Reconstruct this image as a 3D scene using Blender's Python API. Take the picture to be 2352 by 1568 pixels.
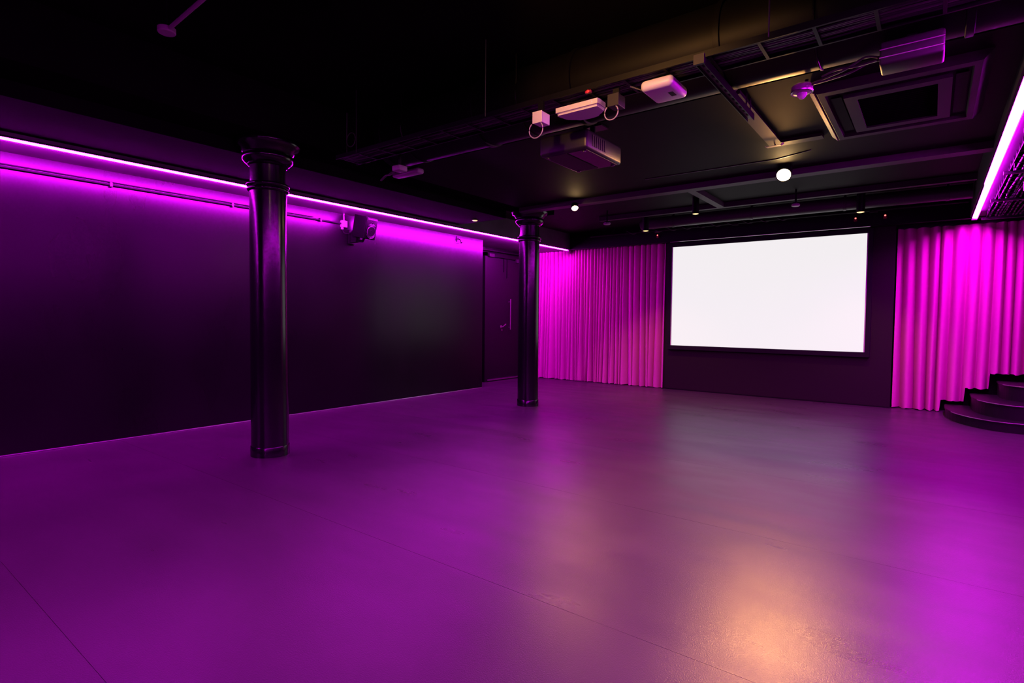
import bpy, bmesh, math, random
from mathutils import Vector, Matrix
random.seed(7)
PI = math.pi
for o in list(bpy.data.objects):
    bpy.data.objects.remove(o, do_unlink=True)
scene = bpy.context.scene
C = scene.collection

# ------------------------------------------------------------------ camera, world, exposure
def set_camera():
    yaw, pitch, roll = math.radians(37.23175), math.radians(2.329456), math.radians(0.528233)
    fwd = Vector((-math.sin(yaw)*math.cos(pitch), math.cos(yaw)*math.cos(pitch), -math.sin(pitch)))
    right = Vector((math.cos(yaw), math.sin(yaw), 0))
    up = right.cross(fwd)
    r = right*math.cos(roll) + up*math.sin(roll)
    u = up*math.cos(roll) - right*math.sin(roll)
    cam = bpy.data.cameras.new('camera'); co = bpy.data.objects.new('camera', cam)
    C.objects.link(co)
    m = Matrix((r, u, -fwd)).transposed().to_4x4(); m.translation = Vector((0, 0, 1.25))
    co.matrix_world = m
    cam.sensor_width = 36.0; cam.sensor_fit = 'HORIZONTAL'
    cam.lens = 1269.515*36/2352
    cam.clip_start = 0.05; cam.clip_end = 60
    scene.camera = co
set_camera()
w = bpy.data.worlds.new('world'); scene.world = w; w.use_nodes = True
w.node_tree.nodes['Background'].inputs[0].default_value = (0, 0, 0, 1)
w.node_tree.nodes['Background'].inputs[1].default_value = 0
vs = scene.view_settings
scene.display_settings.display_device = 'sRGB'
vs.view_transform = 'Standard'; vs.look = 'None'; vs.gamma = 1; vs.use_curve_mapping = False
vs.exposure = 0.0

LED = (0.80, 0.004, 1.0)          # colour of the purple LED strips
LED_POWER = 205.0
LED_SIDE = 1000.0
WARM = (1.0, 0.43, 0.12)

# ------------------------------------------------------------------ materials
def mat(name, col, rough=0.5, metal=0.0, spec=0.5, emit=None, estr=0.0, bump=None, var=None, rvar=None, sheen=0):
    m = bpy.data.materials.new(name); m.use_nodes = True
    nt = m.node_tree; b = nt.nodes['Principled BSDF']
    b.inputs['Base Color'].default_value = (*col, 1)
    b.inputs['Roughness'].default_value = rough
    b.inputs['Metallic'].default_value = metal
    b.inputs['Specular IOR Level'].default_value = spec
    if sheen: b.inputs['Sheen Weight'].default_value = sheen
    if emit:
        b.inputs['Emission Color'].default_value = (*emit, 1)
        b.inputs['Emission Strength'].default_value = estr
    tc = nt.nodes.new('ShaderNodeTexCoord')
    def noise(scale, detail=4, stretch=None):
        n = nt.nodes.new('ShaderNodeTexNoise'); n.inputs['Scale'].default_value = scale
        n.inputs['Detail'].default_value = detail
        if stretch:
            mp = nt.nodes.new('ShaderNodeMapping'); mp.inputs['Scale'].default_value = stretch
            nt.links.new(tc.outputs['Object'], mp.inputs[0]); nt.links.new(mp.outputs[0], n.inputs['Vector'])
        else:
            nt.links.new(tc.outputs['Object'], n.inputs['Vector'])
        return n
    if var:                                   # (scale, amount[, stretch])
        n = noise(var[0], 5, var[2] if len(var) > 2 else None)
        r = nt.nodes.new('ShaderNodeMapRange')
        r.inputs[1].default_value = 0.3; r.inputs[2].default_value = 0.7
        r.inputs[3].default_value = 1-var[1]; r.inputs[4].default_value = 1+var[1]
        nt.links.new(n.outputs[0], r.inputs[0])
        mx = nt.nodes.new('ShaderNodeMix'); mx.data_type = 'RGBA'; mx.blend_type = 'MULTIPLY'
        mx.inputs[0].default_value = 1; mx.inputs[6].default_value = (*col, 1)
        nt.links.new(r.outputs[0], mx.inputs[7]); nt.links.new(mx.outputs[2], b.inputs['Base Color'])
    if rvar:
        n = noise(rvar[0], 4, rvar[2] if len(rvar) > 2 else None)
        r = nt.nodes.new('ShaderNodeMapRange')
        r.inputs[1].default_value = 0.3; r.inputs[2].default_value = 0.7
        r.inputs[3].default_value = rough-rvar[1]; r.inputs[4].default_value = rough+rvar[1]
        nt.links.new(n.outputs[0], r.inputs[0]); nt.links.new(r.outputs[0], b.inputs['Roughness'])
    if bump:                                  # (scale, strength, distance)
        n = noise(bump[0], 3, bump[3] if len(bump) > 3 else None)
        bp = nt.nodes.new('ShaderNodeBump'); bp.inputs['Strength'].default_value = bump[1]
        bp.inputs['Distance'].default_value = bump[2]
        nt.links.new(n.outputs[0], bp.inputs['Height']); nt.links.new(bp.outputs[0], b.inputs['Normal'])
    return m

M = {}
M['floor'] = mat('dark_vinyl', (0.044, 0.028, 0.041), 0.32, spec=0.15, bump=(200, 0.7, 0.0013), var=(1.3, 0.12), rvar=(2.2, 0.05, (0.5, 1.6, 1)))
M['sheet_edge'] = mat('vinyl_seam', (0.006, 0.005, 0.006), 0.6)
M['wall'] = mat('black_satin_wall_paint', (0.003, 0.0024, 0.003), 0.29, spec=0.22, bump=(30, 0.06, 0.001), var=(1.5, 0.25), rvar=(1.8, 0.025, (1, 1, 0.35)))
M['backwall'] = mat('black_fabric_wall', (0.014, 0.0105, 0.0105), 0.6, spec=0.12, bump=(300, 0.3, 0.001))
M['ceil'] = mat('black_matt_ceiling_paint', (0.005, 0.0043, 0.0048), 0.8, spec=0.0, bump=(60, 0.2, 0.002), var=(1.2, 0.3))
M['soffit'] = mat('patchy_soffit_paint', (0.07, 0.06, 0.068), 0.5, bump=(60, 0.2, 0.002), var=(2.5, 0.4))
M['bay'] = mat('black_bay_ceiling_paint', (0.005, 0.0043, 0.0048), 0.75, spec=0.03, var=(1.2, 0.3))
M['soffit2'] = mat('black_soffit_paint', (0.02, 0.017, 0.019), 0.55, spec=0.2, var=(2.5, 0.3))
M['panel'] = mat('grey_black_ceiling_panel', (0.006, 0.0048, 0.0048), 0.7, spec=0.06, var=(2, 0.2))
M['column'] = mat('black_gloss_column_paint', (0.003, 0.0025, 0.0035), 0.20, bump=(38, 0.16, 0.003, (1, 1, 0.35)))
M['blackm'] = mat('black_painted_metal', (0.003, 0.003, 0.0033), 0.4, spec=0.15)
M['blackp'] = mat('black_plastic', (0.008, 0.008, 0.009), 0.4)
M['duct'] = mat('black_painted_duct', (0.0025, 0.0022, 0.003), 0.5, spec=0.12, var=(3, 0.3))
M['greyduct'] = mat('grey_pipe_paint', (0.03, 0.03, 0.026), 0.45)
M['white'] = mat('white_plastic', (0.6, 0.58, 0.58), 0.4)
M['offwhite'] = mat('aged_white_plastic', (0.35, 0.33, 0.32), 0.5)
M['cassette'] = mat('dark_painted_cassette', (0.03, 0.027, 0.027), 0.6, spec=0.15)
M['flap'] = mat('cassette_flap', (0.26, 0.235, 0.17), 0.55, spec=0.2)
M['grey'] = mat('grey_box_plastic', (0.02, 0.018, 0.019), 0.5, spec=0.25)
M['alu'] = mat('aluminium', (0.6, 0.6, 0.62), 0.3, metal=1)
M['lip'] = mat('pelmet_lip_metal', (0.25, 0.24, 0.24), 0.35, metal=1)
M['batten'] = mat('dark_painted_batten', (0.05, 0.042, 0.045), 0.6, spec=0.2)
M['steel'] = mat('galvanised_steel', (0.12, 0.115, 0.11), 0.45, metal=1)
M['handle'] = mat('brushed_steel_handle', (0.6, 0.55, 0.55), 0.28, metal=1)
M['door'] = mat('black_door_paint', (0.006, 0.005, 0.006), 0.42, spec=0.25)
M['curtain'] = mat('dusky_pink_curtain', (0.52, 0.085, 0.335), 0.85, spec=0.2, bump=(500, 0.2, 0.001), sheen=0.0)
M['screen'] = mat('lit_projection_canvas', (0.08, 0.08, 0.08), 0.9, spec=0.0, emit=(1.0, 0.97, 0.975), estr=0.88)
M['frame'] = mat('black_velvet_frame', (0.006, 0.006, 0.007), 0.8, spec=0.2)
M['led'] = mat('purple_led_diffuser', (0.8, 0.8, 0.8), 0.5, emit=LED, estr=LED_POWER)
M['ledright'] = mat('purple_led_diffuser_bright', (0.8, 0.8, 0.8), 0.5, emit=LED, estr=330.0)
M['ledside'] = mat('purple_led_wall_wash_lens', (0.8, 0.8, 0.8), 0.5, emit=LED, estr=LED_SIDE)
M['warm'] = mat('warm_lamp_lens', (0.8, 0.7, 0.5), 0.3, emit=(1.0, 0.62, 0.25), estr=160)
M['warmdim'] = mat('warm_lamp_baffle', (0.8, 0.7, 0.4), 0.3, emit=(1.0, 0.72, 0.28), estr=1.3)
M['red'] = mat('red_indicator', (0.5, 0.02, 0.02), 0.3, emit=(1.0, 0.12, 0.10), estr=4)
M['redglow'] = mat('deep_red_indicator', (0.5, 0.02, 0.02), 0.3, emit=(1.0, 0.02, 0.02), estr=0.7)
M['redglass'] = mat('dim_red_case', (0.25, 0.01, 0.04), 0.3)
M['step'] = mat('black_step_vinyl', (0.006, 0.0055, 0.006), 0.42, spec=0.2, bump=(400, 0.3, 0.0008))
M['cable'] = mat('black_cable', (0.006, 0.006, 0.0066), 0.35)
M['greycable'] = mat('grey_cable', (0.09, 0.085, 0.085), 0.4)
M['clear'] = mat('clear_dome', (0.75, 0.7, 0.75), 0.08, spec=0.8)
M['cone'] = mat('woofer_cone', (0.02, 0.02, 0.024), 0.3)
M['spk'] = mat('loudspeaker_black', (0.0015, 0.0014, 0.0017), 0.5, spec=0.06)
M['spktrim'] = mat('loudspeaker_trim', (0.03, 0.027, 0.03), 0.4, spec=0.2)
M['chrome'] = mat('glint_rod_metal', (0.8, 0.8, 0.8), 0.14, metal=1)
M['brass'] = mat('nosing_strip', (0.12, 0.11, 0.11), 0.3)

# ------------------------------------------------------------------ mesh helpers
def add_box(bm, x0, x1, y0, y1, z0, z1, bev=0.0, seg=2, mtx=None):
    r = bmesh.ops.create_cube(bm, size=1)
    vs_ = r['verts']
    bmesh.ops.scale(bm, vec=(x1-x0, y1-y0, z1-z0), verts=vs_)
    bmesh.ops.translate(bm, vec=((x0+x1)/2, (y0+y1)/2, (z0+z1)/2), verts=vs_)
    if mtx is not None: bmesh.ops.transform(bm, matrix=mtx, verts=vs_)
    if bev > 0:
        es = list({e for v in vs_ for e in v.link_edges})
        bmesh.ops.bevel(bm, geom=es, offset=bev, segments=seg, profile=0.5, affect='EDGES')
def add_tube(bm, pts, r, n=8, closed=False):
    pts = [Vector(p) for p in pts]; rings = []
    k = len(pts); up = Vector((0, 0, 1))
    for i, p in enumerate(pts):
        if closed: t = pts[(i+1) % k]-pts[i-1]
        else: t = pts[min(i+1, k-1)]-pts[max(i-1, 0)]
        t.normalize()
        a = t.cross(up)
        if a.length < 1e-3: a = t.cross(Vector((1, 0, 0)))
        a.normalize(); b = a.cross(t)
        rr = r[i] if isinstance(r, (list, tuple)) else r
        rings.append([bm.verts.new(p+(a*math.cos(2*PI*j/n)+b*math.sin(2*PI*j/n))*rr) for j in range(n)])
    for i in range(k if closed else k-1):
        A, B = rings[i], rings[(i+1) % k]
        for j in range(n):
            bm.faces.new((A[j], A[(j+1) % n], B[(j+1) % n], B[j]))
    if not closed:
        bm.faces.new(rings[0][::-1]); bm.faces.new(rings[-1])
def add_lathe(bm, prof, n=32, mtx=None):
    rings = []; new = []
    for r, z in prof:
        if r < 1e-5:
            v = bm.verts.new((0, 0, z)); rings.append([v]); new.append(v)
        else:
            ring = [bm.verts.new((r*math.cos(2*PI*j/n), r*math.sin(2*PI*j/n), z)) for j in range(n)]
            rings.append(ring); new += ring
    for A, B in zip(rings, rings[1:]):
        for j in range(n):
            a0, a1 = A[j % len(A)], A[(j+1) % len(A)]
            b0, b1 = B[j % len(B)], B[(j+1) % len(B)]
            f = []
            for v in (a0, a1, b1, b0):
                if v not in f: f.append(v)
            if len(f) > 2: bm.faces.new(f)
    if len(rings[0]) > 1: bm.faces.new(rings[0][::-1])
    if len(rings[-1]) > 1: bm.faces.new(rings[-1])
    if mtx is not None: bmesh.ops.transform(bm, matrix=mtx, verts=new)
def add_prism(bm, poly, z0, z1, bev=0.0):
    a = [bm.verts.new((x, y, z0)) for x, y in poly]; b = [bm.verts.new((x, y, z1)) for x, y in poly]
    n = len(poly)
    bm.faces.new(a[::-1]); top = bm.faces.new(b)
    for i in range(n): bm.faces.new((a[i], a[(i+1) % n], b[(i+1) % n], b[i]))
def obj(name, bm, m, parent=None, smooth=False, loc=None, angle=35):
    bmesh.ops.recalc_face_normals(bm, faces=bm.faces)
    me = bpy.data.meshes.new(name); bm.to_mesh(me); bm.free()
    if smooth:
        for p in me.polygons: p.use_smooth = True
        me.set_sharp_from_angle(angle=math.radians(angle))
    me.materials.append(M[m])
    o = bpy.data.objects.new(name, me); C.objects.link(o)
    if parent is not None:
        o.parent = parent
    if loc: o.location = loc
    return o
def tag(o, label, cat, group=None):
    o['label'] = label; o['category'] = cat
    if group: o['group'] = group
    return o
def thing(name, label, cat, loc=(0, 0, 0), rot=(0, 0, 0), group=None):
    o = bpy.data.objects.new(name, None); C.objects.link(o)
    o.location = loc; o.rotation_euler = rot; o.empty_display_size = 0.1
    return tag(o, label, cat, group)
def struct(name, bm, m, label=None, parent=None):
    o = obj(name, bm, m, parent); o['kind'] = 'structure'
    if label: o['label'] = label
    return o
def bx(name, m, parent, *a, bev=0.0, seg=2, mtx=None, smooth=False):
    bm = bmesh.new(); add_box(bm, *a, bev=bev, seg=seg, mtx=mtx)
    return obj(name, bm, m, parent, smooth)
def tube(name, m, parent, pts, r, n=8, closed=False):
    bm = bmesh.new(); add_tube(bm, pts, r, n, closed); return obj(name, bm, m, parent, True)
def lathe(name, m, parent, prof, n=32, mtx=None, angle=35):
    bm = bmesh.new(); add_lathe(bm, prof, n, mtx); return obj(name, bm, m, parent, True, angle=angle)
def arc(c, r, a0, a1, n, plane='xz'):
    out = []
    for i in range(n+1):
        a = a0+(a1-a0)*i/n
        p, q = r*math.cos(a), r*math.sin(a)
        out.append({'xz': (c[0]+p, c[1], c[2]+q), 'yz': (c[0], c[1]+p, c[2]+q), 'xy': (c[0]+p, c[1]+q, c[2])}[plane])
    return out
def smooth_path(pts, sub=6):
    P = [Vector(p) for p in pts]; out = []
    for i in range(len(P)-1):
        p0, p1, p2, p3 = P[max(i-1, 0)], P[i], P[i+1], P[min(i+2, len(P)-1)]
        for k in range(sub):
            t = k/sub
            out.append(0.5*((2*p1)+(p2-p0)*t+(2*p0-5*p1+4*p2-p3)*t*t+(3*p1-p0-3*p2+p3)*t**3))
    out.append(P[-1]); return out

XL = -6.467          # left wall plane
XA = -7.05           # door alcove plane
YB = 9.74            # screen wall plane
XR = 2.3             # right wall
YR = -7.0            # wall behind the camera
SL0, SL1 = -5.93, -5.87   # left strip
SR0, SR1 = 0.365, 0.43    # right strip
ZS = 2.66            # soffit underside
ZR = 2.76            # raft underside
ZB = 2.97            # ceiling above the screen bay
ZC = 3.2             # slab

# ------------------------------------------------------------------ floor
bm = bmesh.new(); add_box(bm, XA-0.3, XR+0.3, YR-0.3, YB+0.6, -0.2, -0.006)
floor = struct('floor', bm, 'sheet_edge', 'dark vinyl sheet floor of the black event room')
ys = [YR, -6.32, -4.93, -3.54, -2.15, -0.76, 0.63, 2.0, 3.4, 4.8, 6.2, 7.6, 9.0, YB+0.3]
for y0, y1 in zip(ys, ys[1:]):
    bm = bmesh.new(); add_box(bm, XA, XR, y0+0.0008, y1-0.0008, -0.006, 0.0)
    obj('vinyl_sheet', bm, 'floor', floor)

# ------------------------------------------------------------------ walls
bm = bmesh.new(); add_box(bm, XA-0.2, XL, YR-0.2, 7.62, 0, ZC)
struct('wall_left', bm, 'wall', 'long black satin painted wall under the purple strip')
bm = bmesh.new()
add_box(bm, XA-0.2, XA, 7.62, YB+0.3, 0, ZC)
struct('wall_alcove', bm, 'wall', 'black alcove wall holding the door')
bm = bmesh.new(); add_box(bm, -3.93, -0.46, YB, YB+0.25, 0, ZC)
struct('wall_back', bm, 'backwall', 'black wall behind the projection screen')
bm = bmesh.new()
add_box(bm, XA-0.2, XR+0.2, YB+0.3, YB+0.5, 0, ZC)
struct('wall_outer', bm, 'ceil', 'dark wall behind the curtains')
bm = bmesh.new(); add_box(bm, XR, XR+0.2, YR-0.2, YB+0.3, 0, ZC)
struct('wall_right', bm, 'ceil', 'dark wall beyond the right strip')
bm = bmesh.new(); add_box(bm, XA-0.2, XR, YR-0.2, YR, 0, ZC)
struct('wall_rear', bm, 'ceil', 'dark wall behind the camera')
# sealant bead along the foot of the left wall
bm = bmesh.new(); add_box(bm, XL, XL+0.012, YR, 7.62, 0, 0.012, bev=0.005)
o = struct('baseboard_left', bm, 'alu', 'thin shiny bead along the foot of the left wall')
bm = bmesh.new(); add_box(bm, -3.93, -0.46, YB-0.008, YB, 0, 0.018)
struct('baseboard_back', bm, 'blackm', 'thin skirting under the projection screen')

# ------------------------------------------------------------------ ceiling
bm = bmesh.new(); add_box(bm, XA-0.2, XR+0.2, YR-0.2, YB+0.5, ZC, ZC+0.2)
struct('ceiling', bm, 'ceil', 'black painted ceiling slab')
bm = bmesh.new(); add_box(bm, XA, SL1+0.01, YR, YB+0.3, ZS, ZC)
struct('ceiling_soffit_left', bm, 'soffit', 'low black soffit along the left wall')
bm = bmesh.new(); add_box(bm, SR0-0.01, 0.52, YR, 9.58, ZS, ZC)
struct('ceiling_soffit_right', bm, 'soffit2', 'narrow black soffit above the right strip')
bm = bmesh.new(); add_box(bm, SL1+0.01, -4.92, YR, 6.3, 2.688, ZC)
struct('ceiling_bay_left', bm, 'bay', 'black ceiling bay beside the columns')
bm = bmesh.new(); add_box(bm, -4.52, SR0-0.01, 3.82, 6.3, ZR, ZC)
struct('ceiling_raft', bm, 'panel', 'lowered dark ceiling raft around the air conditioner')
bm = bmesh.new(); add_box(bm, -4.92, -4.52, YR, 6.95, 2.80, ZC)
struct('ceiling_beam', bm, 'ceil', 'black main beam carried by the iron columns')
bm = bmesh.new(); add_box(bm, SL1+0.01, SR0-0.01, 6.3, YB+0.3, ZB, ZC)
struct('ceiling_bay_back', bm, 'panel', 'dark ceiling panels above the screen end')
# battens under the ceiling
bm = bmesh.new(); add_box(bm, -4.52, SR0-0.01, 6.08, 6.22, 2.70, ZR)
struct('trim_1', bm, 'batten', 'dark batten across the ceiling raft edge')
bm = bmesh.new(); add_box(bm, -2.56, -2.46, 6.95, 8.3, 2.90, ZB)
struct('trim_2', bm, 'batten', 'short dark batten between ceiling panels')
bm = bmesh.new(); add_box(bm, -4.5, SR0-0.01, 8.3, 8.38, 2.90, ZB)
struct('trim_3', bm, 'batten', 'dark edge batten in front of the grey pipe')
bm = bmesh.new(); add_box(bm, -1.15, -1.05, 3.82, 5.15, 2.735, ZR)
struct('trim_4', bm, 'batten', 'dark cover strip on the ceiling raft')
bm = bmesh.new(); add_box(bm, -1.05, -0.75, 5.05, 5.15, 2.735, ZR)
struct('trim_5', bm, 'batten', 'short return of the ceiling cover strip')
# pelmet in front of the curtains and screen
bm = bmesh.new(); add_box(bm, SL0-0.02, SR1+0.1, 9.60, 9.66, 2.655, 2.88)
struct('trim_6', bm, 'frame', 'black pelmet above the projection screen')
bm = bmesh.new(); add_box(bm, SL0-0.02, SR1+0.1, 9.585, 9.67, 2.645, 2.655, bev=0.002)
struct('trim_7', bm, 'blackm', 'glossy lip along the foot of the pelmet')
bm = bmesh.new(); add_tube(bm, [(-3.76, 9.577, 2.645), (-0.76, 9.577, 2.645)], 0.009, 16)  # rod added so the screen light shows as a bright line
struct('trim_10', bm, 'chrome', 'slim polished rod added under the pelmet to reflect the screen light')
bm = bmesh.new(); add_box(bm, SL0-0.02, SR1+0.1, 9.60, 9.70, 2.88, ZB)
struct('trim_8', bm, 'panel', 'dark board above the pelmet')

# ------------------------------------------------------------------ LED strips
def led_strip(x0, x1, y0, y1, label, outer):
    t = thing('led_strip', label, 'light strip', (x0, y0, ZS))
    w_, l_ = x1-x0, y1-y0
    bx('housing', 'blackm', t, 0, w_, 0, l_, -0.014, 0)
    # rounded diffuser
    bm = bmesh.new(); n = 8; d = 0.014
    # convex lens, deeper on the side that faces the perimeter (outer = -1: low x side, 1: high x side)
    prof = [(0.003, -0.014)]
    for k in range(n+1):
        x = 0.003+(w_-0.006)*(1-math.cos(PI*k/n))/2
        f_ = (x/w_ if outer > 0 else 1-x/w_)
        prof.append((x, -0.0145-(0.009 if outer < 0 else 0.012)*f_-0.004*math.sin(PI*k/n)))
    if outer < 0: prof = prof[1:]
    if outer > 0: pass
    prof.append((w_-0.003, -0.014))
    if outer > 0: prof = prof[:-1]
    A = [bm.verts.new((x, 0, z)) for x, z in prof]; B = [bm.verts.new((x, l_, z)) for x, z in prof]
    for i in range(len(prof)-1): bm.faces.new((A[i], A[i+1], B[i+1], B[i]))
    obj('diffuser', bm, 'led' if outer < 0 else 'ledright', t)
    xo, sg = (0.001, 1) if outer < 0 else (w_-0.001, -1)
    a, b = sorted((xo, xo+sg*0.001)); c, d_ = sorted((xo+sg*0.001, xo+sg*0.003))
    bx('wall_wash_lens', 'ledside' if outer < 0 else 'led', t, a, b, 0, l_-0.45, -0.032, -0.014)
    bx('lens_shield', 'blackm', t, c, d_, 0, l_-0.45, -0.033, -0.014)
    if outer > 0:                       # fins added on the last section to shade the top of the curtain
        for a, b in ((0.001, 0.003), (w_-0.0045, w_-0.0025)): bx('shade_fin', 'blackm', t, a, b, l_-2.3, l_, -0.042, -0.014)
    for yy in (0.0, l_):
        bx('end_cap', 'blackm', t, 0, w_, yy-0.004, yy+0.004, -0.043, 0)
    return t
led_strip(SL0, SL1, YR+0.1, 9.585, 'glowing purple LED strip running above the long black wall', -1)
led_strip(SR0, SR1, YR+0.1, 9.585, 'glowing purple LED strip beside the cable basket, ending at the pelmet', 1)

# ------------------------------------------------------------------ columns
def column(cx, cy, rb, rt, label):
    t = thing('iron_column', label, 'column', (cx, cy, 0), group='black iron columns')
    lathe('base_drum', 'column', t, [(rb, 0), (rb, 0.085), (rb-0.004, 0.092), (rb-0.006, 0.092)], 40)
    prof = [(rb-0.006, 0.088)]
    for k in range(1, 13):
        z = 0.088+(2.36-0.088)*k/12
        prof.append((rb-0.006+(rt-rb+0.006)*(k/12)**1.3, z))
    lathe('shaft', 'column', t, prof, 48)
    lathe('neck_ring', 'column', t, [(rt, 2.355), (rt+0.014, 2.362), (rt+0.020, 2.375), (rt+0.014, 2.388), (rt+0.008, 2.393), (rt+0.020, 2.402),
                               (rt+0.026, 2.414), (rt+0.020, 2.427), (rt-0.004, 2.434)], 48, angle=60)
    lathe('neck', 'column', t, [(rt-0.006, 2.43), (rt-0.008, 2.50), (rt-0.004, 2.58)], 48)
    lathe('capital', 'column', t, [(rt-0.004, 2.58), (rt+0.012, 2.586), (rt+0.012, 2.598), (rt+0.03, 2.604), (rt+0.052, 2.625), (rt+0.064, 2.65),
                             (rt+0.058, 2.672), (rt+0.046, 2.684), (rt+0.066, 2.70), (rt+0.07, 2.715), (rt+0.10, 2.735), (rt+0.118, 2.76),
                             (rt+0.122, 2.785), (rt+0.11, 2.80)], 48, angle=50)
    return t
column(-4.769, 2.649, 0.166, 0.155, 'black cast iron column standing between the loudspeaker wall and open floor')
column(-4.65, 6.51, 0.156, 0.145, 'black cast iron column standing in front of the door and curtain')

# ------------------------------------------------------------------ projection screen
t = thing('projection_screen', 'large bright white projection screen in black frame', 'screen', (-2.27, YB, 0.80))
x0, x1, z0, z1 = -1.475, 1.468, 0.005, 1.76
bx('canvas', 'screen', t, x0, x1, -0.060, -0.045, z0, z1)
f = 0.075
bx('frame_rail', 'frame', t, x0-f, x1+f, -0.075, 0, z1, z1+f, bev=0.004)
bx('frame_rail', 'frame', t, x0-f, x1+f, -0.075, 0, z0-f, z0, bev=0.004)
bx('frame_stile', 'frame', t, x0-f, x0, -0.075, 0, z0, z1, bev=0.004)
bx('frame_stile', 'frame', t, x1, x1+f, -0.075, 0, z0, z1, bev=0.004)
bx('backing', 'frame', t, x0-0.02, x1+0.02, -0.044, 0, z0-0.02, z1+0.02)
bx('inner_lip', 'offwhite', t, x1-0.001, x1+0.012, -0.079, -0.06, z0, z1)
bx('inner_lip', 'offwhite', t, x0-0.012, x0+0.001, -0.079, -0.06, z0, z1)

# ------------------------------------------------------------------ curtains
def curtain(name, label, xa, xb, y, ztop, hem, widths, amp, drift, seed, flare=0.0):
    rnd = random.Random(seed)
    # fold boundaries
    xs = [xa]; ams = [amp]
    while xs[-1] < xb:
        u = (xs[-1]-xa)/(xb-xa)
        xs.append(xs[-1]+widths(u)*rnd.uniform(0.7, 1.35)); ams.append(amp*rnd.uniform(0.65, 1.2))
    s = (xb-xa)/(xs[-1]-xa); xs = [xa+(v-xa)*s for v in xs]
    lean = [rnd.uniform(-1, 1)*drift for _ in xs]
    cols = []
    sub = 14
    for i in range(len(xs)-1):
        for k in range(sub):
            cols.append((i, k/sub))
    cols.append((len(xs)-2, 1.0))
    nz = 22
    bm = bmesh.new(); grid = []
    for i, tt in cols:
        colv = []
        for j in range(nz+1):
            v = j/nz                                  # 0 top, 1 hem
            l0, l1 = lean[i]*v**1.5, lean[min(i+1, len(xs)-1)]*v**1.5
            if i == 0: l0 = 0
            if i+1 == len(xs)-1: l1 = 0
            X0, X1 = xs[i]+l0, xs[i+1]+l1
            x = X0+(X1-X0)*tt
            a = ams[i]*(1-tt)+ams[i+1]*tt
            a *= 0.75+0.35*v
            c = math.cos(2*PI*tt)
            sh = 0.5*c+0.5*(1-2*math.exp(-((tt-0.5)/0.15)**2))
            yy = y-a*sh+flare*v*v*math.sin(i*2.1)*0.4
            zb = hem(x)
            z = ztop+(zb-ztop)*v
            if v > 0.97: z += 0.006*math.sin(i*1.7+tt*2*PI)
            colv.append(bm.verts.new((x, yy, z)))
        grid.append(colv)
    for A, B in zip(grid, grid[1:]):
        for j in range(nz): bm.faces.new((A[j], B[j], B[j+1], A[j+1]))
    t = thing(name, label, 'curtain', (0, 0, 0))
    o = obj('drape', bm, 'curtain', t, True, angle=80)
    sm = o.modifiers.new('thickness', 'SOLIDIFY'); sm.thickness = 0.004
    es = o.modifiers.new('hem_edge', 'EDGE_SPLIT'); es.split_angle = math.radians(70)
    bx('curtain_track', 'blackm', t, xa, xb, y-0.015, y+0.015, ztop, ztop+0.03)
    bm = bmesh.new()
    return t
t = curtain('stage_curtain', 'dusky pink pleated curtain between the door alcove and the screen', -6.95, -3.905, 9.78, 2.655,
        lambda x: 0.012, lambda u: 0.085 if u < 0.40 else (0.066 if u < 0.74 else 0.12), 0.062, 0.06, 11, 0.02)
def hemr(x):
    if x < 0.11: return 0.012
    if x < 0.375: return 0.165
    if x < 0.64: return 0.355
    return 0.575
t = curtain('stage_curtain', 'dusky pink pleated curtain hanging behind the curved steps', -0.44, 2.1, 9.86, 2.60,
        hemr, lambda u: 0.135, 0.07, 0.03, 5, 0.0)
# pelmet shelf the right hand curtain hangs from
bm = bmesh.new(); add_box(bm, -0.47, 2.2, 9.80, 9.92, 2.63, 2.70)
struct('trim_9', bm, 'frame', 'black batten carrying the right curtain')

# ------------------------------------------------------------------ curved steps
def step_poly(xl, yf, rx, ry, xr=2.2, yb=9.80):
    pts = [(xr, yb), (xl, yb)]
    n = 14
    for k in range(n+1):
        a = PI+(PI/2)*k/n
        pts.append((xl+rx+rx*math.cos(a), yf+ry+ry*math.sin(a)))
    pts.append((xr, yf-0.08))
    return pts
t = thing('curved_steps', 'three black rounded steps rising in front of the right curtain', 'steps', (0, 0, 0))
for xl, yf, rx, ry, z0, z1 in ((0.165, 8.42, 0.62, 1.05, 0, 0.12), (0.435, 8.62, 0.45, 0.75, 0.12, 0.295), (0.705, 9.06, 0.30, 0.40, 0.295, 0.485)):
    bm = bmesh.new(); add_prism(bm, step_poly(xl+0.012, yf+0.012, rx, ry), z0, z1-0.02)
    s_ = obj('riser', bm, 'step', t)
    bm = bmesh.new(); add_prism(bm, step_poly(xl, yf, rx, ry), z1-0.02, z1); bmesh.ops.bevel(bm, geom=[e for e in bm.edges if all(abs(v.co.z-z1) < 1e-4 for v in e.verts)], offset=0.006, segments=2, affect='EDGES')
    tr = obj('tread', bm, 'step', t)
    poly = step_poly(xl-0.003, yf-0.003, rx, ry)[6:]
    tube('nosing', 'brass', tr, [(x, y, z1-0.006) for x, y in poly], 0.006, 6)

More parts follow.
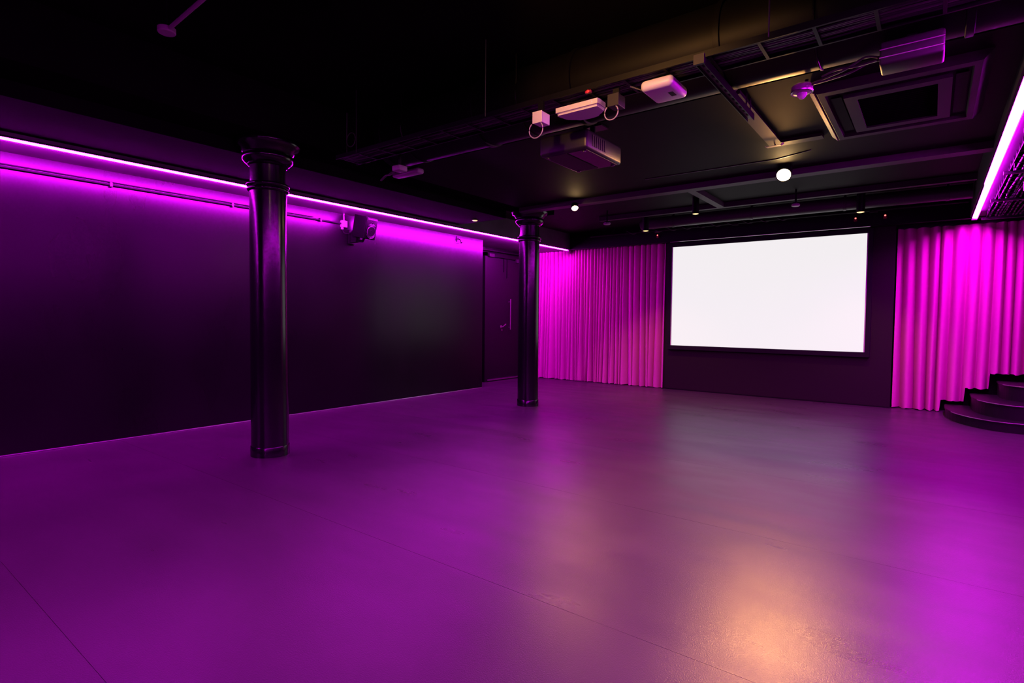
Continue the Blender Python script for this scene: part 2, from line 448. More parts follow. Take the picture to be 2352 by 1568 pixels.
# ------------------------------------------------------------------ door in the alcove
t = bpy.data.objects.new('door_1', None); C.objects.link(t); t.location = (XA, 8.9, 0)
t['kind'] = 'structure'; t['label'] = 'black door with pull bar in the alcove'
bx('door_leaf', 'door', t, 0.0, 0.045, -0.52, 0.56, 0.012, 2.47, bev=0.003)
for a, b in ((-0.60, -0.525), (0.565, 0.64)):
    bx('door_jamb', 'door', t, 0, 0.07, a, b, 0, 2.55)
bx('door_head', 'blackm', t, 0, 0.07, -0.60, 0.64, 2.48, 2.55)
bx('track_rail', 'blackm', t, 0, 0.09, -0.75, 0.66, 2.585, 2.61)
hd = tube('pull_handle', 'handle', t, [(0.095, 0.19, 1.03), (0.095, 0.19, 1.66)], 0.011, 10)
for z in (1.08, 1.60): tube('handle_post', 'handle', hd, [(0.04, 0.19, z), (0.095, 0.19, z)], 0.008, 8)
lv = lathe('lever_rose', 'handle', t, [(0.028, 0), (0.028, 0.008), (0.02, 0.012), (0, 0.012)], 20, Matrix.Translation((0.045, -0.06, 1.09)) @ Matrix.Rotation(PI/2, 4, 'Y'))
tube('lever', 'handle', lv, [(0.05, -0.06, 1.09), (0.09, -0.06, 1.09), (0.098, -0.045, 1.10), (0.098, 0.035, 1.145)], 0.009, 8)
bx('lock_cylinder', 'handle', t, 0.045, 0.055, -0.05, -0.025, 1.01, 1.04)
bx('closer_box', 'grey', t, 0.045, 0.10, -0.50, -0.34, 2.47, 2.535, bev=0.006)
bx('closer_box', 'grey', t, 0.045, 0.10, 0.40, 0.54, 2.42, 2.50, bev=0.006)
for yy in (0.0, 0.11): bx('flush_bolt', 'blackm', t, 0.045, 0.058, yy, yy+0.02, 2.08 if yy else 2.2, 2.47)
bx('threshold_bar', 'alu', t, 0.045, 0.08, -0.52, 0.60, 0.02, 0.045)

# ------------------------------------------------------------------ loudspeaker on the left wall
t = thing('loudspeaker', 'black studio loudspeaker on bracket high on the left wall', 'loudspeaker', (-6.235, 4.82, 2.335), (0, 0, math.radians(7)))
tl = Matrix.Rotation(math.radians(13), 4, 'Y')
W_, D_, H_ = 0.20, 0.25, 0.295
bx('cabinet', 'spk', t, -D_/2, D_/2-0.02, -W_/2, W_/2, 0, H_, bev=0.006, mtx=tl)
ba = bx('baffle', 'spk', t, D_/2-0.02, D_/2, -W_/2, W_/2, 0, H_, bev=0.012, seg=3, mtx=tl, smooth=True)
R_ = lambda y, z, xo=0.0: tl @ Matrix.Translation((D_/2+xo, y, z)) @ Matrix.Rotation(PI/2, 4, 'Y')
wf = lathe('woofer', 'spk', t, [(0.0, 0.002), (0.018, 0.006), (0.026, -0.006), (0.055, 0.0), (0.062, 0.007), (0.068, 0.004)], 32, R_(0, 0.105))
bm = bmesh.new(); ring = [tl @ Vector((D_/2+0.003, 0.073*math.cos(a*PI/16), 0.105+0.073*math.sin(a*PI/16))) for a in range(32)]
add_tube(bm, ring, 0.005, 6, True); obj('surround_ring', bm, 'spktrim', wf, True)
bm = bmesh.new()
for y0, y1, z0, z1 in ((-0.085, 0.085, 0.262, 0.274),): add_box(bm, D_/2-0.002, D_/2+0.006, y0, y1, z0, z1, mtx=tl)
obj('waveguide_lip', bm, 'spktrim', t)
tw = lathe('tweeter', 'spk', t, [(0.0, 0.008), (0.012, 0.005), (0.016, 0.0), (0.026, 0.003), (0.03, -0.001)], 24, R_(0, 0.225))
bm = bmesh.new(); add_prism(bm, [(-0.07, 0), (0.07, 0), (0.02, 0.03), (0, 0.018), (-0.02, 0.03)], 0, 0.004)
bmesh.ops.transform(bm, matrix=R_(0, 0.185, 0.001) @ Matrix.Rotation(PI/2, 4, 'Z'), verts=bm.verts)
obj('waveguide_wing', bm, 'spktrim', t)
lathe('badge', 'white', t, [(0.008, 0), (0.008, 0.004), (0, 0.004)], 14, R_(0, 0.018))
bm = bmesh.new(); ring = [tl @ Vector((D_/2+0.003, 0.084*math.cos(a), 0.10+0.084*math.sin(a))) for a in [PI*1.15+PI*0.7*k/12 for k in range(13)]]
add_tube(bm, ring, 0.004, 6); obj('port_slot', bm, 'spktrim', t, True)
br = bx('wall_bracket', 'blackm', t, -0.20, -0.10, -0.04, 0.04, -0.05, 0.09)
tube('bracket_arm', 'blackm', br, [(-0.15, 0, -0.02), (-0.02, 0.01, -0.04), (0.02, 0.01, 0.02)], 0.018, 8)
bx('bracket_plate', 'blackm', br, -0.225, -0.20, -0.06, 0.06, -0.07, 0.12)

# ------------------------------------------------------------------ socket box and conduit on the left wall
t = thing('socket_box', 'small white wall socket box beside the loudspeaker', 'socket box', (XL, 4.66, 2.48))
bx('back_box', 'white', t, 0, 0.035, -0.045, 0.045, 0, 0.09, bev=0.004)
bx('front_plate', 'white', t, 0.035, 0.043, -0.043, 0.043, 0.002, 0.088, bev=0.004)
bx('cable_gland', 'white', t, 0.008, 0.03, -0.04, -0.012, -0.028, 0)
tube('riser_conduit', 'offwhite', t, [(0.02, 0.0, 0.09), (0.02, 0.0, ZS-2.48)], 0.009, 8)
tube('loose_lead', 'cable', t, smooth_path([(0.02, -0.02, -0.028), (0.03, 0.0, -0.075), (0.05, 0.05, -0.08), (0.08, 0.09, -0.05)]), 0.004, 6)
t = thing('conduit_pipe', 'thin dark conduit pipe running along the left wall into the white socket box', 'pipe', (XL+0.0225, 0, 2.527))
tube('pipe', 'blackp', t, [(0, YR, 0), (0, 4.615, 0)], 0.011, 10)
tube('pipe', 'blackp', t, [(-0.010, YR, 0.026), (-0.010, 4.2, 0.026)], 0.006, 8)
for y in (-6, -4.5, -3, -1.5, -0.4, 0.8, 1.97, 3.15, 4.30):
    bx('clip', 'blackp', t, -0.022, 0.013, y-0.012, y+0.012, -0.022, 0.024, bev=0.003)

t = thing('cable_hook', 'small black hook bracket on the left wall near the alcove corner', 'hook', (XL, 6.95, 2.60))
bx('plate', 'blackm', t, 0, 0.01, -0.03, 0.03, -0.05, 0.04)
tube('hook', 'blackm', t, smooth_path([(0.01, 0, 0.0), (0.06, 0.0, -0.02), (0.07, 0.02, -0.06), (0.04, 0.05, -0.07), (0.03, 0.09, -0.05)]), 0.008, 6)

# ------------------------------------------------------------------ downlights
def downlight(loc, h, r, label, tilt=(0, 0), power=0, cone=110, lens='warmdim', size=0.03, group=None, blend=0.6, ceil=None):
    """loc = centre of the aperture"""
    t = thing('downlight', label, 'ceiling light', loc, group=group)
    rm = Matrix.Rotation(tilt[0], 4, 'X') @ Matrix.Rotation(tilt[1], 4, 'Y')
    lathe('housing', 'blackm', t, [(r*0.88, 0.03), (r*0.88, 0.0), (r, 0.0), (r, h), (r*0.4, h), (0, h)], 28, rm)
    lathe('lamp_lens', lens, t, [(0, -0.009), (r*0.5, -0.008), (r*0.8, -0.004), (r*0.88, 0.004), (r*0.88, 0.018), (0, 0.018)], 28, rm)
    top = rm @ Vector((0, 0, h))
    if ceil is not None and ceil-loc[2]-top.z > 0.004:
        tube('stem', 'blackm', t, [tuple(top-Vector((0, 0, 0.02))), (top.x, top.y, ceil-loc[2])], 0.012, 8)
    if power:
        l = bpy.data.lights.new('lamp', 'SPOT'); l.energy = power; l.color = WARM
        l.spot_size = math.radians(cone); l.spot_blend = blend; l.shadow_soft_size = size
        lo = bpy.data.objects.new('lamp_glow', l); C.objects.link(lo); lo.parent = t
        lo.matrix_local = rm @ Matrix.Translation((0, 0, -0.014))
    return t
DG = 'black cylinder downlights'
# bright ones, tipped towards the room
downlight((-1.188, 5.87, 2.66), 0.11, 0.07, 'blazing warm spotlight tipped towards the open floor beside the air conditioner', (math.radians(-52), math.radians(-6)), 1050, 94, 'warm', 0.06, DG, ceil=ZR, blend=1.0)
downlight((-3.63, 6.06, 2.65), 0.06, 0.045, 'small bright warm spotlight on the batten beyond the projector', (math.radians(-28), math.radians(-23)), 270, 84, 'warm', 0.04, DG, ceil=2.70, blend=1.0)
downlight((-5.35, 6.12, 2.677), 0.015, 0.045, 'small warm downlight between the iron column and the purple strip', (0, 0), 12, 90, 'warmdim', 0.04, DG)
downlight((-3.757, 8.506, 2.70), ZB-2.70, 0.05, 'black cylinder downlight hanging in front of the pink curtain edge', (0, 0), 170, 100, 'warmdim', 0.04, DG)
downlight((-0.803, 8.627, 2.70), ZB-2.70, 0.05, 'black cylinder downlight hanging in front of the screen corner by the steps', (0, 0), 120, 100, 'warmdim', 0.04, DG)
downlight((-2.70, 7.79, 2.75), ZB-2.75, 0.045, 'black cylinder downlight hanging above the middle of the screen', (0, 0), 45, 90, 'warmdim', 0.04, DG)
downlight((-1.55, 1.5, 2.86), 0.11, 0.055, 'warm spotlight above the photographer lighting the ceiling services', (math.radians(90), 0), 150, 66, 'warm', 0.05, DG, ceil=ZC)

# ------------------------------------------------------------------ detectors
def detector(loc, ceil, label, m='offwhite', r=0.05):
    t = thing('smoke_detector', label, 'detector', loc)
    lathe('head', m, t, [(0, 0), (r*0.8, 0.0), (r, 0.008), (r, 0.022), (r*0.8, 0.034), (0, 0.034)], 24)
    lathe('base', 'blackm', t, [(r*0.9, 0.034), (r*0.9, 0.05), (0, 0.05)], 24)
    if ceil-loc[2] > 0.06: tube('stem', 'blackm', t, [(0, 0, 0.045), (0, 0, ceil-loc[2])], 0.012, 8)
    return t
detector((-1.47, 8.02, 2.75), ZB, 'pale disc detector hanging above the projection screen')
detector((-4.14, 7.90, 2.75), ZB, 'pale round detector hanging in front of the left curtain', r=0.055)
detector((-2.42, 4.05, ZR-0.05), ZR, 'small dark detector on the ceiling raft behind the projector', 'cassette')

# red indicator lights on the pelmet
def indicator(loc, label):
    t = thing('indicator_light', label, 'indicator light', loc, group='red indicator lights on the pelmet')
    bx('case', 'redglass', t, -0.022, 0.022, -0.03, 0, -0.045, 0.012, bev=0.004)
    lathe('led', 'red', t, [(0, 0.006), (0.009, 0.003), (0.011, 0)], 12, Matrix.Translation((0, -0.03, 0)) @ Matrix.Rotation(PI/2, 4, 'X'))
indicator((-4.00, 9.60, 2.783), 'tiny red indicator light on the pelmet above the screen corner by the left curtain')
indicator((-0.588, 9.60, 2.780), 'tiny red indicator light on the pelmet by the right curtain')
indicator((-0.95, 9.60, 2.775), 'tiny red indicator light on the pelmet beside the hanging downlight')

t = thing('indicator_light', 'small glowing red indicator on the cable tray beside the lens shaped access point', 'indicator light', (-1.735, 3.03, 2.645))
bx('case', 'redglass', t, -0.02, 0.02, 0, 0.02, 0, 0.017, bev=0.003)
lathe('led', 'redglow', t, [(0, 0.006), (0.008, 0.003), (0.010, 0)], 12, Matrix.Translation((0, 0, 0.009)) @ Matrix.Rotation(PI/2, 4, 'X'))

# ------------------------------------------------------------------ big round duct
t = thing('air_duct', 'large black round air duct crossing the ceiling void', 'duct', (0, 3.55, 2.93))
RX = Matrix.Rotation(PI/2, 4, 'Y')
lathe('duct_tube', 'duct', t, [(0.25, -4.12), (0.25, 0.33)], 48, RX)
for x in (-4.05, -2.95, -2.05, -1.05, 0.1):
    lathe('flange_ring', 'duct', t, [(0.25, x-0.02), (0.262, x-0.016), (0.262, x+0.016), (0.25, x+0.02)], 48, RX)
for x in (-3.75, -2.5, -0.55):
    tube('hanger_rod', 'blackm', t, [(x, -0.24, 0.05), (x, -0.24, ZC-2.93)], 0.005, 6)
    tube('hanger_rod', 'blackm', t, [(x, 0.24, 0.05), (x, 0.24, ZC-2.93)], 0.005, 6)
    tube('hanger_strap', 'blackm', t, arc((x, 0, 0), 0.254, -PI, 0, 14, 'yz'), 0.006, 6)

# grey pipe in front of the pelmet
t = thing('grey_pipe', 'grey round pipe running across above the projection screen', 'pipe', (0, 8.78, 2.86))
lathe('pipe_run', 'greyduct', t, [(0.09, -3.95), (0.09, 0.34)], 32, RX)
for x in (-3.4, -2.2, -1.0, 0.1):
    lathe('pipe_collar', 'greyduct', t, [(0.09, x-0.02), (0.097, x-0.018), (0.097, x+0.018), (0.09, x+0.02)], 32, RX)
    bx('pipe_hanger', 'blackm', t, x-0.012, x+0.012, -0.012, 0.012, 0.08, ZB-2.86)

# lighting bar with a tangle of cable in front of the pelmet
t = thing('lighting_bar', 'thin black bar with cable wound along it above the pelmet', 'bar', (0, 9.45, 2.85))
tube('bar', 'blackm', t, [(-5.3, 0, 0), (0.33, 0, 0)], 0.02, 10)
bm = bmesh.new()
add_tube(bm, [(-4.6+0.022*k, 0.027*math.cos(k*0.55), 0.027*math.sin(k*0.55)) for k in range(130)], 0.006, 5)
obj('wound_cable', bm, 'greycable', t, True)
for x in (-4.8, -3.9, -2.6, -1.1, 0.1):
    bx('drop_hanger', 'blackm', t, x-0.01, x+0.01, -0.01, 0.01, 0.015, ZB-2.85)
for x, a in ((-3.95, 0.5), (-2.62, 0.5), (-0.72, -0.3)):
    bx('clamp', 'steel', t, x-0.05, x+0.05, -0.012, 0.012, -0.035, -0.018, mtx=None)

# ------------------------------------------------------------------ cable tray with cables along the duct
t = thing('cable_tray', 'long black cable tray hanging in front of the air duct', 'cable tray', (0, 3.14, 2.662))
for y in (-0.11, 0.11):
    bx('side_rail', 'blackm', t, -4.3, 0.33, y-0.006, y+0.006, 0, 0.035)
x = -4.25
bm0 = bmesh.new(); add_box(bm0, -0.008, 0.008, -0.104, 0.104, 0, 0.006); rung0 = obj('rung', bm0, 'blackm', t); rung0.location = (x, 0, 0)
while x < 0.1:
    x += 0.25
    c = rung0.copy(); C.objects.link(c); c.parent = t; c.location = (x, 0, 0)
for k in (-4.0, -2.55, -0.7):
    tube('hanger_rod', 'steel', t, [(k, -0.118, 0.01), (k, -0.118, ZC-2.662)], 0.004, 6)
rc = random.Random(3)
for k in range(9):
    y = 3.05+k*0.022
    pts = [(-4.3+0.24*i, y+rc.uniform(-0.003, 0.003), 2.678+rc.uniform(0, 0.008)) for i in range(20)]
    tag(tube('cable', 'cable' if k % 3 else 'greycable', None, smooth_path(pts, 3), 0.006 if k % 2 else 0.007, 6),
        'thin dark cable lying along the cable tray', 'cable', 'cables in the long tray')

# perforated strut under the tray, fixed to the raft
t = thing('strut_channel', 'perforated dark steel strut reaching from the cable tray to the ceiling raft', 'strut', (-1.03, 0, 2.61))
bx('channel', 'steel', t, -0.0205, 0.0205, 2.98, 4.02, 0.018, 0.022)
for s in (-1, 1): bx('channel_side', 'blackm', t, s*0.0205-0.002, s*0.0205+0.002, 2.98, 4.02, 0.0, 0.045)
for k in range(12): bx('slot', 'frame', t, -0.007, 0.007, 3.03+k*0.08, 3.065+k*0.08, 0.0165, 0.0185)
bx('end_bracket', 'grey', t, -0.028, 0.028, 2.965, 2.985, -0.002, 0.05)
for y in (3.9, 4.0): tube('hanger_rod', 'steel', t, [(0, y, 0.02), (0, y, ZR-2.61)], 0.005, 6)

# wireless access points on the tray
t = thing('access_point', 'white rounded wireless access point with dark window under the cable tray', 'access point', (-1.303, 3.175, 2.578))
bm = bmesh.new(); add_box(bm, -0.098, 0.098, -0.125, 0.125, 0, 0.062, bev=0.026, seg=5)
obj('shell', bm, 'white', t, True, angle=60)
bx('status_window', 'cassette', t, 0.03, 0.06, -0.02, 0.045, -0.001, 0.003)
bx('mount_plate', 'blackm', t, -0.05, 0.05, -0.05, 0.05, 0.06, 0.08)
tube('lead', 'greycable', t, smooth_path([(-0.096, -0.03, 0.03), (-0.14, -0.05, 0.05), (-0.19, -0.06, 0.076)]), 0.004, 6)
t = thing('access_point', 'white lens shaped access point beside the projector mount', 'access point', (-1.845, 3.165, 2.578))
bm = bmesh.new()
poly = [(-0.155, -0.085), (0.15, -0.085), (0.155, -0.06)]+[(0.155*math.cos(a), 0.0+0.095*math.sin(a)) for a in [PI*k/14 for k in range(1, 14)]]+[(-0.155, -0.06)]
add_prism(bm, poly, 0, 0.045); bmesh.ops.bevel(bm, geom=[e for e in bm.edges if all(v.co.z < 0.001 for v in e.verts)], offset=0.014, segments=3, affect='EDGES')
obj('shell', bm, 'white', t, True)
bx('mount_plate', 'blackm', t, -0.05, 0.05, -0.05, 0.05, 0.045, 0.08)
lathe('status_led', 'red', t, [(0, 0.003), (0.005, 0.001), (0.005, 0)], 10, Matrix.Translation((0.11, -0.085, 0.03)) @ Matrix.Rotation(PI/2, 4, 'X'))

# socket boxes with hanging lead loops
def lead_box(loc, label, r, m='white'):
    t = thing('socket_box', label, 'socket box', loc)
    bx('box', m, t, -0.035, 0.035, -0.03, 0.06, 0, 0.07, bev=0.004)
    bx('cover', m, t, -0.037, 0.037, -0.036, -0.03, -0.002, 0.072, bev=0.002)
    tube('lead_loop', 'offwhite', t, arc((-0.015, -0.025, -r*0.75), r, -PI*1.28, PI*0.28, 22, 'xz'), 0.0035, 6)
    bx('hanger_plate', 'blackm', t, -0.02, 0.02, 0.0, 0.02, 0.068, 2.66-loc[2])
lead_box((-2.06, 2.99, 2.51), 'white socket box with a loop of lead beside the projector mount', 0.053)
lead_box((-1.575, 3.09, 2.54), 'grey socket box with a hanging lead loop between the two access points', 0.045, 'grey')

# ------------------------------------------------------------------ projector
t = thing('projector', 'dark ceiling projector hanging from a pole facing the screen', 'projector', (-2.16, 3.70, 2.45))
bm = bmesh.new(); add_box(bm, -0.20, 0.20, -0.28, 0.26, 0, 0.14, bev=0.02, seg=3); obj('body', bm, 'blackp', t, True)
bx('belly_panel', 'cassette', t, -0.17, 0.02, -0.25, 0.22, -0.006, 0.002, bev=0.002)
bx('belly_panel', 'blackp', t, 0.03, 0.18, -0.25, 0.22, -0.004, 0.002, bev=0.002)
for sx in (-0.15, 0.15):
    for sy in (-0.23, 0.21): lathe('foot', 'blackp', t, [(0, -0.012), (0.014, -0.012), (0.014, 0.002)], 14, Matrix.Translation((sx, sy, 0)))
ln = lathe('lens_barrel', 'blackp', t, [(0.055, 0), (0.055, 0.045), (0.045, 0.05), (0.045, 0.03)], 28, Matrix.Translation((0.05, 0.25, 0.07)) @ Matrix.Rotation(-PI/2, 4, 'X'))
lathe('lens_glass', 'clear', ln, [(0, 0.038), (0.03, 0.035), (0.045, 0.028)], 24, Matrix.Translation((0.05, 0.25, 0.07)) @ Matrix.Rotation(-PI/2, 4, 'X'))
for k in range(7): bx('vent_slat', 'blackp', t, 0.2, 0.203, -0.2+k*0.03, -0.185+k*0.03, 0.03, 0.11)
tube('mount_pole', 'blackm', t, [(0, 0.16, 0.135), (0, 0.16, ZR-2.45)], 0.022, 12)
bx('mount_plate', 'blackm', t, -0.09, 0.09, 0.06, 0.24, 0.138, 0.15)
bx('ceiling_plate', 'blackm', t, -0.08, 0.08, 0.15, 0.27, ZR-2.46, ZR-2.45)
for sx in (-0.09, 0.09): tube('mount_arm', 'blackm', t, [(sx*0.3, 0.16, 0.2), (sx, -0.12, 0.145)], 0.008, 6)

# ------------------------------------------------------------------ air conditioner cassette
t = thing('air_conditioner', 'dark square ceiling air conditioner cassette with slatted intake', 'air conditioner', (-0.225, 4.62, ZR))
X0, X1, Y0, Y1 = -0.465, 0.455, -0.58, 0.58
def ring(bm, a, b, z0, z1):
    for (x0, x1, y0, y1) in ((-1, 1, -1, 1),):
        pass
    ox0, ox1, oy0, oy1 = a; ix0, ix1, iy0, iy1 = b
    O = [bm.verts.new(p) for p in ((ox0, oy0, z0), (ox1, oy0, z0), (ox1, oy1, z0), (ox0, oy1, z0))]
    I = [bm.verts.new(p) for p in ((ix0, iy0, z1), (ix1, iy0, z1), (ix1, iy1, z1), (ix0, iy1, z1))]
    for i in range(4): bm.faces.new((O[i], O[(i+1) % 4], I[(i+1) % 4], I[i]))
bm = bmesh.new()
ring(bm, (X0, X1, Y0, Y1), (X0+0.05, X1-0.05, Y0+0.02, Y1-0.02), 0.0, -0.05)
ring(bm, (X0+0.05, X1-0.05, Y0+0.02, Y1-0.02), (X0+0.085, X1-0.085, Y0+0.085, Y1-0.085), -0.05, -0.05)
ring(bm, (X0+0.085, X1-0.085, Y0+0.085, Y1-0.085), (X0+0.095, X1-0.095, Y0+0.095, Y1-0.095), -0.05, -0.02)
obj('outer_frame', bm, 'cassette', t)
bx('edge_flap', 'flap', t, X0-0.004, X0+0.05, Y0+0.01, Y1-0.01, -0.003, 0.003, mtx=Matrix.Translation((X0, 0, -0.012)) @ Matrix.Rotation(math.radians(43), 4, 'Y') @ Matrix.Translation((-X0, 0, 0)))
bx('plenum', 'frame', t, X0+0.09, X1-0.09, Y0+0.09, Y1-0.09, -0.022, -0.018)
# four louvre flaps in the slots
bx('louvre', 'panel', t, X0+0.105, X0+0.165, Y0+0.2, Y1-0.2, -0.036, -0.03)
bx('louvre', 'panel', t, X1-0.165, X1-0.105, Y0+0.2, Y1-0.2, -0.036, -0.03)
bx('louvre', 'panel', t, X0+0.2, X1-0.2, Y0+0.105, Y0+0.165, -0.036, -0.03)
bx('louvre', 'panel', t, X0+0.2, X1-0.2, Y1-0.165, Y1-0.105, -0.036, -0.03)
bm = bmesh.new()
a_ = (X0+0.18, X1-0.18, Y0+0.18, Y1-0.18); b_ = (X0+0.25, X1-0.25, Y0+0.25, Y1-0.25)
ring(bm, a_, a_, -0.02, -0.056); ring(bm, a_, b_, -0.056, -0.056); ring(bm, b_, b_, -0.056, -0.03)
obj('intake_frame', bm, 'cassette', t)
bx('intake_filter', 'frame', t, *b_, -0.032, -0.028)
n = 18
for k in range(n):
    y = b_[2]+(b_[3]-b_[2])*(k+0.5)/n
    bx('grille_slat', 'ceil', t, b_[0], b_[1], y-0.004, y+0.004, -0.048, -0.034)

# pale service box beside the duct, sounder puck, trailing cables
t = thing('service_box', 'pale oblong service box strapped beneath the air duct', 'service box', (-0.126, 3.44, 2.545))
bm = bmesh.new(); add_box(bm, -0.131, 0.131, -0.06, 0.10, 0, 0.115, bev=0.012, seg=3); obj('box', bm, 'grey', t, True)
for z in (0.035, 0.075): tube('seam_band', 'offwhite', t, [(-0.131, -0.061, z), (0.131, -0.061, z)], 0.0025, 6)
bx('mount_strap', 'blackm', t, -0.02, 0.02, -0.05, 0.06, 0.11, 0.125)
t = thing('alarm_sounder', 'round alarm sounder with clear dome beside the air conditioner', 'alarm', (-0.665, 3.715, 2.60))
lathe('body', 'offwhite', t, [(0.03, 0.01), (0.05, 0.014), (0.058, 0.025), (0.058, 0.05), (0.05, 0.06), (0, 0.06)], 28)
lathe('dome', 'clear', t, [(0, -0.025), (0.012, -0.02), (0.024, -0.006), (0.03, 0.012)], 20)
lathe('rim', 'alu', t, [(0.05, 0.018), (0.06, 0.014), (0.062, 0.022), (0.056, 0.026)], 28)
tube('stem', 'blackm', t, [(0, 0, 0.055), (0, 0.14, 0.10), (0, 0.14, ZR-2.62)], 0.012, 8)
cb = [[(-0.61, 3.70, 2.645), (-0.50, 3.64, 2.63), (-0.40, 3.58, 2.62), (-0.30, 3.56, 2.645), (-0.22, 3.57, 2.63)],
      [(-0.61, 3.70, 2.652), (-0.50, 3.63, 2.645), (-0.42, 3.57, 2.64), (-0.33, 3.50, 2.65), (-0.27, 3.46, 2.62)],
      [(-0.55, 3.64, 2.655), (-0.47, 3.60, 2.658), (-0.38, 3.54, 2.63), (-0.27, 3.45, 2.60)]]
for c in cb: tag(tube('cable', 'greycable', None, smooth_path(c), 0.006, 6), 'pale loose cable trailing between the alarm sounder and service box', 'cable', 'loose cables by the alarm sounder')

# bent strap catching light near the bright spotlight
t = thing('metal_strap', 'bent pale metal strap on the ceiling near the bright spotlight', 'strap', (-1.10, 5.07, 2.725))
bm = bmesh.new()
pr = [(-0.075, 0.0), (-0.06, -0.008), (0.045, -0.006), (0.07, 0.012)]
A = [bm.verts.new((x, -0.02, z)) for x, z in pr]; B = [bm.verts.new((x, 0.02, z)) for x, z in pr]
A2 = [bm.verts.new((x, -0.02, z+0.003)) for x, z in pr]; B2 = [bm.verts.new((x, 0.02, z+0.003)) for x, z in pr]
for i in range(3):
    bm.faces.new((A[i], A[i+1], B[i+1], B[i])); bm.faces.new((A2[i], B2[i], B2[i+1], A2[i+1]))
    bm.faces.new((A[i], A2[i], A2[i+1], A[i+1])); bm.faces.new((B[i], B[i+1], B2[i+1], B2[i]))
bm.faces.new((A[0], B[0], B2[0], A2[0])); bm.faces.new((A[3], A2[3], B2[3], B[3]))
obj('strip', bm, 'flap', t)
tube('fixing', 'steel', t, [(0, 0, -0.006), (0, 0, ZR-2.725)], 0.006, 6)
# thin wire along the raft
tag(tube('ceiling_wire', 'steel', None, [(-2.5, 5.62, 2.757), (-1.7, 5.63, 2.757), (-1.2, 5.62, 2.756), (-0.9, 5.5, 2.757)], 0.004, 6),
    'thin bare wire stretched under the ceiling raft by the bright spotlight', 'wire')

# ------------------------------------------------------------------ left bay fittings
t = thing('ceiling_conduit', 'slim pale conduit with round box running under the slab above the floor', 'conduit', (-3.73, 1.44, 2.95))
lathe('conduit_box', 'offwhite', t, [(0, 0), (0.045, 0.0), (0.05, 0.006), (0.05, 0.03), (0.03, 0.035), (0, 0.035)], 24)
tube('conduit_run', 'offwhite', t, [(0.04, 0, 0.018), (2.6, -0.1, 0.018)], 0.012, 8)
for x in (0.0, 1.2, 2.5): tube('hanger', 'blackm', t, [(x, -0.1*x/2.6, 0.02), (x, -0.1*x/2.6, ZC-2.95)], 0.006, 6)
t = thing('batten_light', 'unlit pale batten light fixed high between the two columns', 'light fitting', (-4.31, 3.89, 2.70))
bm = bmesh.new(); add_box(bm, -0.19, 0.19, -0.05, 0.05, 0, 0.05, bev=0.018, seg=3); obj('cover', bm, 'offwhite', t, True)
bx('tray', 'blackm', t, -0.18, 0.18, -0.03, 0.03, 0.045, ZR-2.70)
t = thing('junction_box', 'pale cable junction box hanging between the columns and duct', 'junction box', (-3.83, 3.36, 2.555))
bm = bmesh.new(); add_box(bm, -0.05, 0.05, -0.05, 0.05, 0, 0.05, bev=0.012, seg=2); obj('box', bm, 'offwhite', t, True)
tube('lead', 'greycable', t, smooth_path([(-0.05, 0, 0.02), (-0.12, 0.0, -0.01), (-0.22, 0.02, 0.0), (-0.3, 0.03, -0.03)]), 0.006, 6)
tube('lead', 'greycable', t, smooth_path([(-0.05, 0.02, 0.03), (-0.14, 0.02, 0.015), (-0.24, 0.03, -0.012), (-0.3, 0.04, -0.03)]), 0.005, 6)
bx('hanger', 'blackm', t, -0.01, 0.01, -0.01, 0.01, 0.045, 0.215)
t = thing('sensor_box', 'small pale sensor box on the side of the main beam', 'sensor', (-4.50, 3.48, 2.775))
bx('case', 'offwhite', t, -0.02, 0.06, -0.05, 0.05, 0, 0.07, bev=0.008)
lathe('sensor_eye', 'blackp', t, [(0, -0.008), (0.015, -0.004), (0.02, 0.002)], 14, Matrix.Translation((0.02, 0, 0)))
t = thing('hanging_cable', 'black cable hanging in a loop from the beam beside the column', 'cable', (-4.45, 3.30, 2.945))
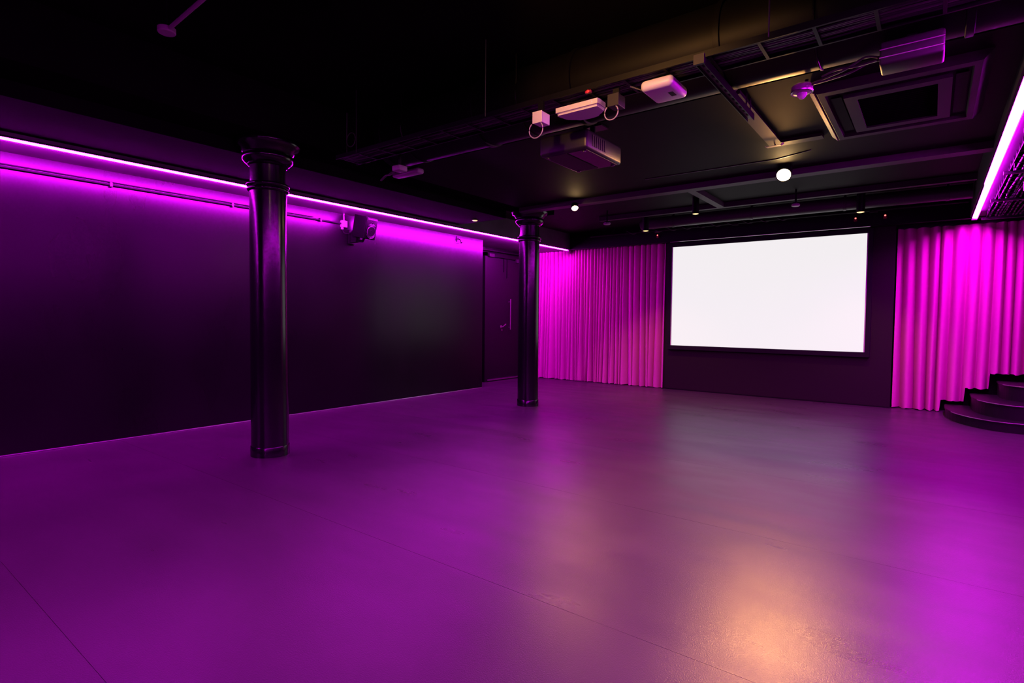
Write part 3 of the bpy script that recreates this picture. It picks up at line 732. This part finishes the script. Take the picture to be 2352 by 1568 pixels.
tube('loop', 'greycable', t, arc((0.0, 0, -0.01), 0.065, 0, 2*PI*0.98, 26, 'xz'), 0.004, 6)
tube('drop', 'greycable', t, [(-0.064, 0, -0.12), (-0.066, 0, 0.0), (-0.06, 0, ZC-2.945)], 0.004, 6)

# ------------------------------------------------------------------ cable basket beyond the right strip
t = thing('cable_basket', 'wire cable basket hanging beyond the right purple strip', 'cable basket', (0.50, 0, 2.60))
for x in (0.0, 0.14, 0.28, 0.42, 0.56):
    tube('long_wire', 'blackm', t, [(x, 4.6, 0), (x, 9.35, 0)], 0.004, 6)
bm0 = bmesh.new(); add_tube(bm0, [(0, 0, 0.06), (0, 0, 0), (0.56, 0, 0), (0.56, 0, 0.06)], 0.004, 6); cw = obj('cross_wire', bm0, 'blackm', t, True); cw.location = (0, 4.7, 0)
y = 4.7
while y < 9.2:
    y += 0.2
    c = cw.copy(); C.objects.link(c); c.parent = t; c.location = (0, y, 0)
for y in (5.2, 6.6, 8.0, 9.3):
    bx('support_bar', 'blackm', t, -0.04, 0.64, y-0.02, y+0.02, -0.03, -0.004)
    tube('hanger_rod', 'steel', t, [(0.6, y, -0.02), (0.6, y, ZC-2.60)], 0.005, 6)
    tube('hanger_rod', 'steel', t, [(0.03, y, -0.02), (0.03, y, ZC-2.60)], 0.005, 6)
rc = random.Random(8)
for k in range(12):
    x = 0.55+k*0.0405
    pts = [(x+rc.uniform(-0.009, 0.009), 4.5+0.41*i, 2.614+rc.uniform(0, 0.02)) for i in range(13)]
    tag(tube('cable', 'greycable' if k % 2 else 'cable', None, smooth_path(pts, 4), rc.uniform(0.007, 0.010), 6),
        'dark cable lying in the wire basket beyond the right strip', 'cable', 'cables in the wire basket')
t = thing('junction_box', 'white junction box sitting on the wire cable basket', 'junction box', (0.70, 7.05, 2.50))
bx('box', 'white', t, -0.06, 0.07, -0.05, 0.06, 0, 0.09, bev=0.006)
bx('lid', 'white', t, -0.062, 0.072, -0.058, -0.05, -0.003, 0.093, bev=0.003)
bx('clip', 'blackm', t, -0.02, 0.02, -0.02, 0.02, 0.088, 0.098)
